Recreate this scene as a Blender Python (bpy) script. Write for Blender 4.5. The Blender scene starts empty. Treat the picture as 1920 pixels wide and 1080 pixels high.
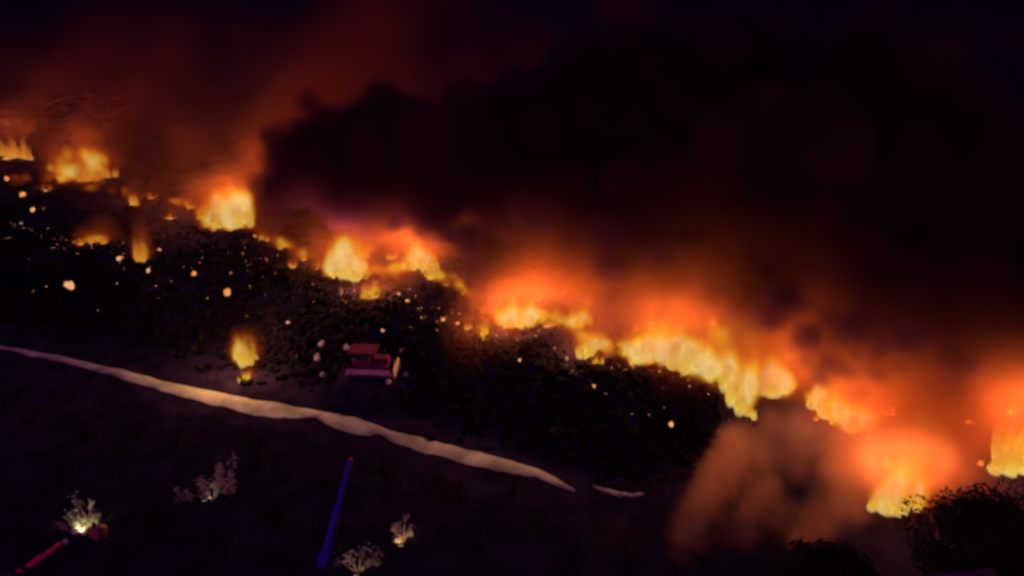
import bpy, bmesh, math, random
import numpy as np
from mathutils import Vector, Matrix, noise as mnoise

S = bpy.context.scene
COL = S.collection
R = math.radians
random.seed(11)
rng = np.random.default_rng(7)

# ------------------------------------------------------------------ camera, sky, exposure
CAM_H, PITCH, FPX = 45.0, 24.0, 1297.0
cd = bpy.data.cameras.new('camera')
cam = bpy.data.objects.new('camera', cd)
COL.objects.link(cam)
cam.location = (0, 0, CAM_H)
cam.rotation_euler = (R(90 - PITCH), 0, 0)
cd.sensor_width = 36.0
cd.lens = FPX / 1920 * 36
cd.clip_end = 9000
S.camera = cam

SUN_EL, SUN_ROT = R(-4.0), R(200)
w = bpy.data.worlds.new('World')
S.world = w
w.use_nodes = True
wt = w.node_tree
wt.nodes.clear()
sky = wt.nodes.new('ShaderNodeTexSky')
sky.sky_type = 'NISHITA'
sky.sun_disc = False
sky.sun_elevation = SUN_EL
sky.sun_rotation = SUN_ROT
tint = wt.nodes.new('ShaderNodeMixRGB')
tint.blend_type = 'MULTIPLY'
tint.inputs[0].default_value = 1.0
tint.inputs[2].default_value = (1.0, 0.12, 0.85, 1)
bg = wt.nodes.new('ShaderNodeBackground')
bg.inputs[1].default_value = 5.8
wo = wt.nodes.new('ShaderNodeOutputWorld')
wt.links.new(sky.outputs[0], tint.inputs[1])
wt.links.new(tint.outputs[0], bg.inputs[0])
wt.links.new(bg.outputs[0], wo.inputs[0])

S.view_settings.view_transform = 'Standard'
S.view_settings.look = 'None'
S.view_settings.gamma = 1
S.view_settings.exposure = 0
S.render.engine = 'CYCLES'
S.cycles.use_denoising = True
S.cycles.use_adaptive_sampling = True
S.cycles.adaptive_threshold = .06
S.cycles.adaptive_min_samples = 10
S.cycles.max_bounces = 4
S.cycles.diffuse_bounces = 1
S.cycles.glossy_bounces = 1
S.cycles.transparent_max_bounces = 16
S.cycles.volume_bounces = 0
S.cycles.volume_step_rate = 3.5
S.cycles.volume_max_steps = 256
S.cycles.sample_clamp_indirect = 4
S.cycles.filter_width = 3.2

# ------------------------------------------------------------------ noise and terrain
LAT = rng.random((64, 64)).astype(np.float64)


def vnoise(x, y):
    xi = np.floor(x).astype(int); yi = np.floor(y).astype(int)
    fx = x - xi; fy = y - yi
    fx = fx * fx * (3 - 2 * fx); fy = fy * fy * (3 - 2 * fy)
    a = LAT[xi % 64, yi % 64]; b = LAT[(xi + 1) % 64, yi % 64]
    c = LAT[xi % 64, (yi + 1) % 64]; d = LAT[(xi + 1) % 64, (yi + 1) % 64]
    return (a * (1 - fx) + b * fx) * (1 - fy) + (c * (1 - fx) + d * fx) * fy


def ray(px, py):
    a = (px - 960) / FPX; b = (540 - py) / FPX
    s, c = math.sin(R(PITCH)), math.cos(R(PITCH))
    return Vector((a, c + b * s, -s + b * c))


def pix(px, py, z=0.0):
    d = ray(px, py)
    t = (z - CAM_H) / d.z
    return Vector((0, 0, CAM_H)) + d * t


def at_dist(px, py, Y):
    d = ray(px, py)
    return Vector((0, 0, CAM_H)) + d * (Y / d.y)


HEAP = 5.5
crest = [pix(x, y, HEAP) for x, y in
         [(-500, 360), (-200, 385), (0, 425), (140, 462), (300, 490), (470, 470), (560, 510), (640, 552), (740, 562), (870, 612),
          (960, 628), (1080, 674), (1180, 694), (1330, 706), (1375, 752)]]
foot = [pix(x, y, 0) for x, y in
        [(-500, 560), (-200, 590), (0, 628), (300, 690), (480, 728), (590, 745), (720, 780), (900, 828), (1070, 890), (1200, 905), (1290, 870)]]


def line_y(pts, x):
    xs = np.array([p.x for p in pts]); ys = np.array([p.y for p in pts])
    o = np.argsort(xs)
    return np.interp(x, xs[o], ys[o])


FLANK = pix(1385, 790, 0)
DOZER = pix(697, 700, 1.6)


def height(x, y):
    x = np.asarray(x, float); y = np.asarray(y, float)
    yc = line_y(crest, x); yf = line_y(foot, x)
    t = np.clip((y - yf) / np.maximum(yc - yf, 4), 0, 1)
    t = t * t * (3 - 2 * t)
    # the right flank of the heap
    fl = FLANK.x + (y - FLANK.y) * 0.42 + 2.5 * (vnoise(y / 6 + 5, y * 0) - .5)
    m = np.clip((fl - x) / 5.0, 0, 1); m = m * m * (3 - 2 * m)
    h = HEAP * t * m
    rough = t * m
    h = h + rough * 1.5 * (vnoise(x / 7, y / 7) - .45) + rough * .9 * (vnoise(x / 2.7 + 9, y / 2.7) - .5)
    h = h + .5 * (vnoise(x / 16 + 3, y / 16) - .5) + .22 * (vnoise(x / 3.3, y / 3.3 + 7) - .5)
    h = h + .12 * (vnoise(x / 1.1, y / 1.1 + 7) - .5) * (.4 + rough)
    far = np.clip((y - 190) / 300, 0, 1)
    h = h + far * 8 * (vnoise(x / 90, y / 90) - .5)
    # flat stand for the machine
    r = np.hypot(x - DOZER.x, y - DOZER.y)
    k = np.clip((7 - r) / 3.5, 0, 1); k = k * k * (3 - 2 * k)
    return h * (1 - k) + 1.6 * k


def hz(x, y):
    return float(height(np.array([x]), np.array([y]))[0])


def hit(px, py):
    """where the ray through a picture point meets the ground"""
    d = ray(px, py)
    t = np.linspace(30, 420, 2600) / d.y
    X = d.x * t; Y = d.y * t; Z = CAM_H + d.z * t
    below = Z < height(X, Y)
    i = int(np.argmax(below)) if below.any() else len(t) - 1
    return Vector((X[i], Y[i], hz(X[i], Y[i])))


# ------------------------------------------------------------------ materials
def mat(name, base, rough=.9, var=.35, scale=2.0, bump=.4, emit=None, strength=0, spec=.2, metallic=0):
    m = bpy.data.materials.new(name)
    m.use_nodes = True
    nt = m.node_tree
    b = nt.nodes['Principled BSDF']
    b.inputs['Roughness'].default_value = rough
    b.inputs['Specular IOR Level'].default_value = spec
    b.inputs['Metallic'].default_value = metallic
    tc = nt.nodes.new('ShaderNodeTexCoord')
    n = nt.nodes.new('ShaderNodeTexNoise')
    n.inputs['Scale'].default_value = scale
    n.inputs['Detail'].default_value = 6
    nt.links.new(tc.outputs['Object'], n.inputs['Vector'])
    cr = nt.nodes.new('ShaderNodeValToRGB')
    cr.color_ramp.elements[0].position = .3
    cr.color_ramp.elements[1].position = .7
    cr.color_ramp.elements[0].color = (*[c * (1 - var) for c in base], 1)
    cr.color_ramp.elements[1].color = (*[min(1, c * (1 + var)) for c in base], 1)
    nt.links.new(n.outputs[0], cr.inputs[0])
    nt.links.new(cr.outputs[0], b.inputs['Base Color'])
    if bump:
        bp = nt.nodes.new('ShaderNodeBump')
        bp.inputs['Strength'].default_value = bump
        nt.links.new(n.outputs[0], bp.inputs['Height'])
        nt.links.new(bp.outputs[0], b.inputs['Normal'])
    if emit:
        b.inputs['Emission Color'].default_value = (*emit, 1)
        b.inputs['Emission Strength'].default_value = strength
    return m


def flame_mat(name, c0, c1, c2, a0=.95, gain=1.0):
    """glowing gas: clear at the tips and in gaps, cream at the root to orange at the tip"""
    m = bpy.data.materials.new(name)
    m.use_nodes = True
    nt = m.node_tree
    nt.nodes.clear()
    N, L = nt.nodes, nt.links
    out = N.new('ShaderNodeOutputMaterial')
    tc = N.new('ShaderNodeTexCoord')
    sx = N.new('ShaderNodeSeparateXYZ')
    L.new(tc.outputs['Object'], sx.inputs[0])
    no = N.new('ShaderNodeTexNoise')
    no.inputs['Scale'].default_value = 1.3
    no.inputs['Detail'].default_value = 3
    L.new(tc.outputs['Object'], no.inputs['Vector'])
    z = N.new('ShaderNodeMath'); z.operation = 'MULTIPLY_ADD'
    L.new(no.outputs[0], z.inputs[0]); z.inputs[1].default_value = .55
    L.new(sx.outputs[2], z.inputs[2])
    cr = N.new('ShaderNodeValToRGB')
    e = cr.color_ramp.elements
    e[0].position = .25; e[0].color = (*c0, 1)
    e[1].position = .65; e[1].color = (*c1, 1)
    e2 = e.new(1.0); e2.color = (*c2, 1)
    L.new(z.outputs[0], cr.inputs[0])
    em = N.new('ShaderNodeEmission')
    em.inputs[1].default_value = gain
    L.new(cr.outputs[0], em.inputs[0])
    al = N.new('ShaderNodeMapRange')
    al.inputs[1].default_value = .35; al.inputs[2].default_value = 1.15
    al.inputs[3].default_value = a0; al.inputs[4].default_value = 0.0
    L.new(z.outputs[0], al.inputs[0])
    bf = N.new('ShaderNodeMapRange'); bf.interpolation_type = 'SMOOTHSTEP'
    bf.inputs[1].default_value = .0; bf.inputs[2].default_value = .22; bf.inputs[3].default_value = 0.0; bf.inputs[4].default_value = 1.0
    L.new(sx.outputs[2], bf.inputs[0])
    ml = N.new('ShaderNodeMath'); ml.operation = 'MULTIPLY'
    L.new(al.outputs[0], ml.inputs[0]); L.new(bf.outputs[0], ml.inputs[1]); al = ml
    tr = N.new('ShaderNodeBsdfTransparent')
    mx = N.new('ShaderNodeMixShader')
    L.new(al.outputs[0], mx.inputs[0])
    L.new(tr.outputs[0], mx.inputs[1]); L.new(em.outputs[0], mx.inputs[2])
    L.new(mx.outputs[0], out.inputs[0])
    return m


CREAM, YEL, ORA, RED = (.84, .68, .28), (.84, .54, .04), (.66, .21, .012), (.34, .055, .008)
M = dict(
    char=mat('charred_ground', (.015, .010, .028), var=.6, scale=.35, bump=.5, spec=0),
    track=mat('pale_dirt', (.33, .35, .27), var=.5, scale=.35, bump=.5),
    rubble=mat('charred_rubble', (.008, .007, .008), var=.7, scale=1.5, spec=0),
    grass=mat('dark_scrub_grass', (.02, .02, .014), var=.5, scale=.4, bump=0, spec=0),
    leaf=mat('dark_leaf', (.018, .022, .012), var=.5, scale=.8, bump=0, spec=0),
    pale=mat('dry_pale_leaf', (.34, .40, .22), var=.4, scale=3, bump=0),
    twig=mat('twig', (.16, .12, .09), var=.3, scale=4),
    bark=mat('bark', (.05, .04, .033), var=.4, scale=3),
    red=mat('red_machine_paint', (.12, .028, .055), rough=.9, var=.25, scale=1.2, bump=.1, spec=0),
    steel=mat('worn_steel', (.46, .34, .27), rough=.9, var=.35, scale=2.5, bump=.2, spec=0),
    dark=mat('black_rubber', (.02, .02, .022), var=.3),
    glass=mat('dark_glass', (.02, .022, .028), rough=.12, var=.1, bump=0, spec=.5),
    sack=mat('pale_plastic_sack', (.34, .31, .33), rough=.5, var=.3, scale=3),
    blue=mat('blue_boom_paint', (.008, .003, .05), rough=.5, var=.2, bump=.05),
    redboom=mat('red_boom_paint', (.12, .006, .025), rough=.5, var=.2, bump=.05),
    glowb=mat('blue_added_glow', (.02, .01, .2), emit=(.12, .02, 1.0), strength=.024, bump=0),  # emission added to bring out the boom colour
    glowr=mat('red_added_glow', (.2, .01, .04), emit=(1.0, .01, .14), strength=.08, bump=0),
    lampr=mat('red_lamp_lens', (.3, .01, .02), emit=(1.0, .03, .06), strength=.04, bump=0),
    pale_metal=mat('pale_metal', (.6, .5, .52), rough=.4, var=.15, bump=.05),
    lens=mat('shrub_lamp_lens', (.8, .8, .7), emit=(1, .83, .55), strength=.9, bump=0),
    cream=mat('cream_plastic', (.75, .68, .5), rough=.5, var=.1, bump=.05),
    redsack=mat('red_plastic', (.25, .09, .08), rough=.5, var=.2),
    roof=mat('dull_roof_sheet', (.06, .055, .05), rough=.5, var=.3, scale=2, bump=.2),
    wall=mat('dull_shed_wall', (.16, .14, .15), var=.3, scale=2),
    ember=mat('glowing_ember', (.1, .03, .02), emit=(1, .46, .20), strength=.85, bump=0, scale=5),
    ember_dim=mat('dull_ember', (.1, .05, .05), emit=(1, .42, .28), strength=.32, bump=0, scale=5),
    ember_hot=mat('orange_ember', (.1, .03, .01), emit=(1, .36, .08), strength=.85, bump=0, scale=5),
    fl_bright=flame_mat('flame_bright', CREAM, YEL, ORA),
    fl_mid=flame_mat('flame_yellow', YEL, (.72, .36, .025), ORA, a0=.9),
    fl_dim=flame_mat('flame_orange', (.70, .33, .05), (.60, .20, .02), RED, a0=.75),
    fl_red=flame_mat('flame_red', (.50, .13, .02), (.42, .09, .012), RED, a0=.6),
)


# ------------------------------------------------------------------ helpers
def link(o, parent=None):
    COL.objects.link(o)
    if parent is not None:
        o.parent = parent
    return o


def mesh_obj(name, bm, m, parent=None, smooth=False):
    me = bpy.data.meshes.new(name)
    bm.to_mesh(me); bm.free()
    if smooth:
        me.shade_smooth()
    me.materials.append(M[m] if isinstance(m, str) else m)
    return link(bpy.data.objects.new(name, me), parent)


def tag(o, label=None, cat=None, group=None, kind=None):
    if label: o['label'] = label
    if cat: o['category'] = cat
    if group: o['group'] = group
    if kind: o['kind'] = kind
    return o


def thing(name, loc, label, cat, group=None, rz=0):
    o = bpy.data.objects.new(name, None)
    o.empty_display_size = .3
    o.location = loc; o.rotation_euler = (0, 0, rz)
    return tag(link(o), label, cat, group)


def box(bm, c, s, rot=None, bevel=0):
    mt = Matrix.Translation(c) @ (rot or Matrix.Identity(4)) @ Matrix.Diagonal((*s, 1))
    g = bmesh.ops.create_cube(bm, size=1, matrix=mt)
    if bevel:
        ed = list({e for v in g['verts'] for e in v.link_edges})
        bmesh.ops.bevel(bm, geom=ed, offset=bevel, segments=2, affect='EDGES', profile=.6)


def tube(bm, a, b, r0, r1, n=8):
    a = Vector(a); b = Vector(b); d = b - a
    rot = d.to_track_quat('Z', 'Y').to_matrix().to_4x4()
    bmesh.ops.create_cone(bm, cap_ends=True, segments=n, radius1=r0, radius2=r1, depth=d.length,
                          matrix=Matrix.Translation((a + b) / 2) @ rot)


# ------------------------------------------------------------------ ground
def axis(lo, hi, step, far_lo, far_hi):
    a = list(np.arange(lo, hi + step / 2, step))
    d = step
    while a[-1] < far_hi:
        d *= 1.35; a.append(a[-1] + d)
    d = step
    while a[0] > far_lo:
        d *= 1.35; a.insert(0, a[0] - d)
    return np.array(a)


gx = axis(-175, 75, .8, -4000, 4000)
gy = axis(30, 235, .8, -800, 6000)
GX, GY = np.meshgrid(gx, gy, indexing='ij')
GZ = height(GX, GY)
nx, ny = GX.shape
co = np.stack([GX, GY, GZ], -1).reshape(-1, 3).astype(np.float32)
ii, jj = np.meshgrid(np.arange(nx - 1), np.arange(ny - 1), indexing='ij')
q = np.stack([ii * ny + jj, (ii + 1) * ny + jj, (ii + 1) * ny + jj + 1, ii * ny + jj + 1], -1).reshape(-1, 4)
me = bpy.data.meshes.new('ground')
me.vertices.add(len(co)); me.vertices.foreach_set('co', co.ravel())
me.loops.add(q.size); me.loops.foreach_set('vertex_index', q.ravel().astype(np.int32))
me.polygons.add(len(q)); me.polygons.foreach_set('loop_start', np.arange(0, q.size, 4, dtype=np.int32))
me.update(calc_edges=True)
me.materials.append(M['char'])
tag(link(bpy.data.objects.new('ground', me)), 'dark charred ground rising to the burning heap', kind='structure')


def track(name, rows, label):
    """a strip of pale dirt laid on the ground between two edges"""
    xs = np.array([r[0] for r in rows], float); up = np.array([r[1] for r in rows], float); lo = np.array([r[2] for r in rows], float)
    n = max(6, int((xs[-1] - xs[0]) / 7)); k = 7
    V, F = [], []
    for i in range(n + 1):
        x = xs[0] + (xs[-1] - xs[0]) * i / n
        u = np.interp(x, xs, up); l = np.interp(x, xs, lo)
        a = pix(x, u, .3); b = pix(x, l, .3)
        ja = .35 * (float(vnoise(np.array(x / 23.), np.array(3.))) - .5); jb = .4 * (float(vnoise(np.array(x / 19.), np.array(17.))) - .5)
        for j in range(k):
            t = j / (k - 1)
            p = a.lerp(b, t)
            p.y += ja * (1 - t) + jb * t
            rut = .05 * math.cos((t - .5) * 4 * math.pi) * (0 < j < k - 1)
            V.append((p.x, p.y, hz(p.x, p.y) + (.09 if 0 < j < k - 1 else -.05) + rut))
        if i:
            for j in range(k - 1):
                o = (i - 1) * k + j
                F.append((o, o + k, o + k + 1, o + 1))
    me = bpy.data.meshes.new(name)
    me.from_pydata(V, [], F); me.update(); me.shade_smooth()
    me.materials.append(M['track'])
    return tag(link(bpy.data.objects.new(name, me)), label, kind='structure')


track('dirt_track', [(-160, 622, 628), (0, 644, 653), (100, 661, 673), (200, 684, 699), (300, 707, 730), (380, 725, 755), (480, 745, 780),
                     (520, 751, 784), (560, 758, 782), (590, 763, 778), (625, 769, 800), (655, 774, 811), (690, 784, 815), (715, 792, 810), (732, 800, 824), (800, 815, 845), (880, 835, 868),
                     (960, 853, 884), (1000, 868, 889), (1040, 888, 905), (1078, 913, 918)], 'pale dirt track curving along the foot of the heap')
track('dirt_track', [(1112, 905, 910), (1135, 908, 919), (1165, 914, 925), (1208, 919, 927)], 'short dim remnant of dirt track beyond its end')


# ------------------------------------------------------------------ rubble on the heap (stuff)
def rubble():
    V, F = [], []
    base = bmesh.new(); bmesh.ops.create_icosphere(base, subdivisions=1, radius=1)
    bv = np.array([v.co[:] for v in base.verts]); bf = [[v.index for v in f.verts] for f in base.faces]; base.free()
    n = 0
    for _ in range(9000):
        u = random.random()
        x = random.uniform(-130, 22)
        yc = float(line_y(crest, x)); yf = float(line_y(foot, x))
        y = yf + (yc - yf) * random.uniform(.15, 1.0) + random.gauss(0, 1.5) if u < .8 else yc + abs(random.gauss(0, 14))
        if x > FLANK.x + (y - FLANK.y) * .42 - 1 or math.hypot(x - DOZER.x, y - DOZER.y) < 4.5:
            continue
        s = random.uniform(.15, .55) * (1.6 if random.random() < .08 else 1)
        sc = np.array([s * random.uniform(.6, 1.6), s * random.uniform(.6, 1.6), s * random.uniform(.4, 1.1)])
        a = random.uniform(0, 6.28); c, si = math.cos(a), math.sin(a)
        p = bv * (1 + rng.uniform(-.35, .35, (len(bv), 1))) * sc
        p = np.stack([p[:, 0] * c - p[:, 1] * si + x, p[:, 0] * si + p[:, 1] * c + y, p[:, 2] + hz(x, y) + sc[2] * .25], 1)
        V.append(p); F.extend([[i + n for i in f] for f in bf]); n += len(bv)
    me = bpy.data.meshes.new('rubble')
    me.from_pydata(np.concatenate(V).tolist(), [], F); me.update()
    me.materials.append(M['rubble'])
    tag(link(bpy.data.objects.new('rubble', me)), 'charred rubble and refuse strewn over the heap', kind='stuff')


rubble()


def grass():
    V, F = [], []
    n = 0
    for _ in range(16000):
        x = random.uniform(-48, 26); y = random.uniform(34, 80)
        yf = float(line_y(foot, x))
        if y > yf - 1 - 6.5 * (x < 8):
            continue
        z = hz(x, y) - .03
        for b in range(2):
            a = random.uniform(0, 6.28); h = random.uniform(.25, .8); l = random.uniform(.05, .35); wd = random.uniform(.02, .05)
            dx, dy = math.cos(a), math.sin(a)
            V += [(x - dy * wd, y + dx * wd, z), (x + dy * wd, y - dx * wd, z), (x + dx * l, y + dy * l, z + h)]
            F.append((n, n + 1, n + 2)); n += 3
    me = bpy.data.meshes.new('grass')
    me.from_pydata(V, [], F); me.update()
    me.materials.append(M['grass'])
    tag(link(bpy.data.objects.new('grass', me)), 'dark rough grass below the dirt track', kind='stuff')


grass()


# ------------------------------------------------------------------ fires
def tongue_mesh(k):
    r = random.Random(100 + k)
    bm = bmesh.new()
    rings, seg = 9, 9
    sx, sy = r.uniform(-.25, .35), r.uniform(-.2, .2)
    ph = r.uniform(0, 6.28)
    prev = None
    for i in range(rings):
        t = i / (rings - 1)
        rad = .5 * (.55 + 1.1 * t) * (1 - t) ** .75 * 1.25 if t < 1 else .0
        rad = max(rad, .012)
        cx = sx * t * t + .10 * math.sin(t * 5 + ph) * t
        cy = sy * t * t + .08 * math.cos(t * 4 + ph) * t
        ring = []
        for j in range(seg):
            a = 2 * math.pi * j / seg
            w_ = 1 + .28 * mnoise.noise(Vector((math.cos(a) * 1.2 + k * 3, math.sin(a) * 1.2, t * 3)))
            ring.append(bm.verts.new((cx + rad * w_ * math.cos(a), cy + rad * w_ * math.sin(a), t)))
        if prev:
            for j in range(seg):
                bm.faces.new((prev[j], prev[(j + 1) % seg], ring[(j + 1) % seg], ring[j]))
        prev = ring
    return bm


TONGUES = {}


def tongue(k, m):
    key = (k, m)
    if key not in TONGUES:
        bm = tongue_mesh(k)
        me = bpy.data.meshes.new('flame')
        bm.to_mesh(me); bm.free(); me.shade_smooth()
        me.materials.append(M[m])
        TONGUES[key] = me
    return TONGUES[key]


GAS = []
LIGHTS = []          # positions and powers, used to clear the smoke inside a flame


def fire(px, py, wpx, hpx, m, power, label, n=None, lean=0.0, slant=0.0, group='fires burning along the heap', lamp_up=.9, gas=None):
    """flames standing on a burning patch; slant is how far the patch runs down the slope to the right"""
    p = hit(px, py)
    sl = (p - Vector((0, 0, CAM_H))).length
    w_ = wpx / FPX * sl; h_ = hpx / FPX * sl / math.cos(math.atan2(CAM_H - p.z, p.y))
    o = thing('fire', p, label, 'fire', group)
    r = random.Random(int(px * 7 + py))
    n = n or max(3, min(18, int(4 + w_ * h_ * .4)))
    for i in range(n):
        u = max(-.5, min(.5, r.gauss(0, .27))) if i else 0
        env = (1 - (2 * abs(u)) ** 2.2)
        x = u * w_
        y = r.uniform(-.16, .16) * w_ - slant * u * w_
        hh = h_ * (.35 + .65 * env) * r.uniform(.5, 1.15) * (1 + lean * u * 1.2)
        ww = max(.3, min(w_ * .34, 1.5, hh * r.uniform(.3, .6)))
        f = bpy.data.objects.new('flame', tongue(r.randrange(8), m))
        f.location = (x, y, hz(p.x + x, p.y + y) - p.z - .1 * hh)
        f.scale = (ww, ww, max(.3, hh))
        f.rotation_euler = (r.uniform(-.12, .12), r.uniform(-.05, .28), r.uniform(0, 6.28) if r.random() < .5 else r.uniform(-.4, .4))
        link(f, o)
    GAS.append((p, w_, h_, slant, lean, gas or {'fl_bright': 1.15, 'fl_mid': .85, 'fl_dim': .62, 'fl_red': .36}[m]))
    # charred, glowing bed the flames stand on
    bm = bmesh.new()
    bmesh.ops.create_icosphere(bm, subdivisions=2, radius=1)
    for v in bm.verts:
        v.co *= 1 + .3 * mnoise.noise(v.co * 2 + Vector((px, py, 0)))
    bmesh.ops.scale(bm, vec=(w_ * .26, max(.2, w_ * .1), .16), verts=bm.verts)
    mesh_obj('fire_bed', bm, 'ember_hot', o, True)
    if power:
        k = max(1, min(5, int(round(w_ / 1.6))))
        for i in range(k):
            u = ((i + .5) / k - .5) * .9
            ld = bpy.data.lights.new('firelight', 'POINT')
            ld.energy = (.62 if px < 1150 else .5) * power / k
            ld.color = (1.0, .42, .15)
            ld.shadow_soft_size = 0.0
            l = bpy.data.objects.new('firelight', ld)
            l.location = (u * w_, -slant * u * w_ + r.uniform(-.25, .25) * w_, h_ * r.uniform(.8, 1.15) * lamp_up + .4)
            link(l, o)
            LIGHTS.append((p + Vector(l.location), power / k, px))
    return o


FIRES = [
    # px, py, w, h, material, watts, label, options
    (155, 338, 92, 58, 'fl_dim', 6000, 'broad orange fire near the upper left corner, largest of the leftmost fires', dict(lean=1.2, gas=.44)),
    (105, 322, 26, 22, 'fl_dim', 0, 'pair of small yellow flames left of the broad orange fire', {}),
    (15, 296, 110, 44, 'fl_dim', 7000, 'dull red glowing fire at the left edge of the picture', dict(gas=.34)),
    (432, 428, 84, 66, 'fl_bright', 26000, 'bright yellow fire just left of the black smoke', dict(lean=1.3, gas=1.35)),
    (392, 412, 44, 36, 'fl_mid', 3000, 'low yellow flames joining the left of the bright fire left of the black smoke', {}),
    (354, 392, 22, 24, 'fl_dim', 800, 'small round orange flame left of the bright fire left of the black smoke', {}),
    (400, 432, 16, 12, 'fl_dim', 0, 'tiny orange flame under the left of the bright fire left of the black smoke', {}),
    (250, 384, 20, 24, 'fl_dim', 1200, 'lone small orange flame between the two upper left fires', {}),
    (282, 372, 26, 10, 'fl_red', 0, 'faint red streak of flame right of the lone small flame', {}),
    (180, 458, 60, 16, 'fl_dim', 800, 'low line of flames along the dark crest at left', dict(gas=.45)),
    (150, 458, 20, 10, 'fl_red', 0, 'faint left end of the low line of flames', {}),
    (268, 492, 26, 54, 'fl_dim', 1000, 'narrow upright column of orange flame on the dark slope', {}),
    (648, 518, 76, 62, 'fl_bright', 24000, 'bright yellow fire under the left half of the black smoke', dict(gas=1.3)),
    (672, 480, 56, 24, 'fl_mid', 2500, 'broad upper flames above the fire under the black smoke', {}),
    (620, 472, 16, 14, 'fl_dim', 0, 'small flame at the upper left of the fire under the smoke', {}),
    (788, 508, 58, 58, 'fl_bright', 15000, 'upright yellow fire under the right half of the black smoke', {}),
    (804, 524, 14, 30, 'fl_bright', 0, 'thin flame trailing below the upright yellow fire', {}),
    (698, 558, 50, 30, 'fl_mid', 5000, 'small sunken fire in the slope below the two fires under black smoke', {}),
    (548, 502, 22, 22, 'fl_dim', 900, 'small flame with a peaked top at the end of the dark shoulder', {}),
    (525, 466, 14, 16, 'fl_dim', 400, 'small flame behind the dark shoulder above the peaked flame', {}),
    (570, 488, 9, 22, 'fl_dim', 0, 'thin upright flame between the peaked flame and bright fire', {}),
    (838, 535, 20, 22, 'fl_red', 900, 'dim red flame right of the tail flame', {}),
    (970, 612, 92, 44, 'fl_bright', 20000, 'wide oval yellow fire in the middle of the fire line', {}),
    (1012, 562, 20, 16, 'fl_dim', 1500, 'small flame above the right end of the wide oval fire', {}),
    (1030, 612, 40, 20, 'fl_dim', 1200, 'orange flames trailing right from the wide oval fire', {}),
    (906, 634, 32, 30, 'fl_mid', 2500, 'squarish pale flame left of and below the wide oval fire', {}),
    (880, 618, 22, 18, 'fl_dim', 500, 'small orange flame beside the squarish pale flame', {}),
    (1085, 612, 56, 32, 'fl_mid', 4500, 'rounded yellow fire right of the wide oval fire', {}),
    (1100, 672, 46, 42, 'fl_bright', 6000, 'pale yellow fire just below the rounded yellow fire', {}),
    (1120, 684, 34, 18, 'fl_mid', 0, 'low flame tail at the right foot of the pale yellow fire', {}),
    (1222, 676, 100, 66, 'fl_bright', 16000, 'left shoulder of the largest blaze at the heap edge', dict(lean=.4)),
    (1288, 694, 110, 70, 'fl_bright', 16000, 'white-hot centre of the largest blaze', dict(slant=.4, lean=-.4, gas=1.35)),
    (1368, 742, 92, 72, 'fl_bright', 12000, 'white-hot fire at the notch where the heap ends', dict(gas=1.35)),
    (1408, 722, 70, 34, 'fl_mid', 3000, 'yellow flames bridging the two hot fires past the notch', {}),
    (1448, 738, 74, 60, 'fl_bright', 10000, 'rounded white-hot fire at the right end of the blaze', dict(gas=1.35)),
    (1482, 668, 34, 20, 'fl_red', 0, 'detached red flame wisp above the right end of the blaze', {}),
    (1550, 780, 62, 44, 'fl_bright', 9000, 'upper left half of the slanting yellow fire in the smoke', dict(slant=.9, lean=-.5)),
    (1600, 804, 74, 34, 'fl_bright', 8000, 'lower right half of the slanting yellow fire in the smoke', {}),
    (1530, 788, 12, 14, 'fl_dim', 0, 'tiny pale flame at the left foot of the slanting fire', {}),
    (1680, 952, 84, 70, 'fl_bright', 15000, 'lone yellow fire low down in the orange smoke', dict(gas=1.3)),
    (1908, 878, 84, 84, 'fl_bright', 17000, 'large yellow fire cut off by the right edge', dict(gas=1.0)),
    (492, 452, 34, 14, 'fl_dim', 500, 'low glowing flames along the dark shoulder under the black smoke edge', {}),
    (598, 505, 26, 20, 'fl_dim', 700, 'small flames just left of the fire under the black smoke', {}),
    (735, 486, 30, 18, 'fl_dim', 900, 'ragged orange flames between the two fires under the black smoke', {}),
    (862, 552, 24, 14, 'fl_red', 400, 'faint red flames in the gap left of the middle fires', {}),
    (1668, 778, 40, 16, 'fl_dim', 600, 'thin broken flames in the smoke right of the slanting fire', {}),
    (318, 410, 26, 12, 'fl_red', 400, 'faint red patch of flame left of the small round orange flame', {}),
    (85, 358, 30, 12, 'fl_red', 400, 'faint red patch of flame under the broad orange fire', {}),
    (460, 684, 42, 50, 'fl_bright', 9500, 'isolated cream flame on the dark slope above the track', dict(gas=1.7)),
    (461, 718, 30, 24, 'fl_bright', 900, 'small yellow flame right below the isolated cream flame', dict(gas=1.2)),
]
for f in FIRES:
    fire(*f[:7], **f[7])

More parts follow.
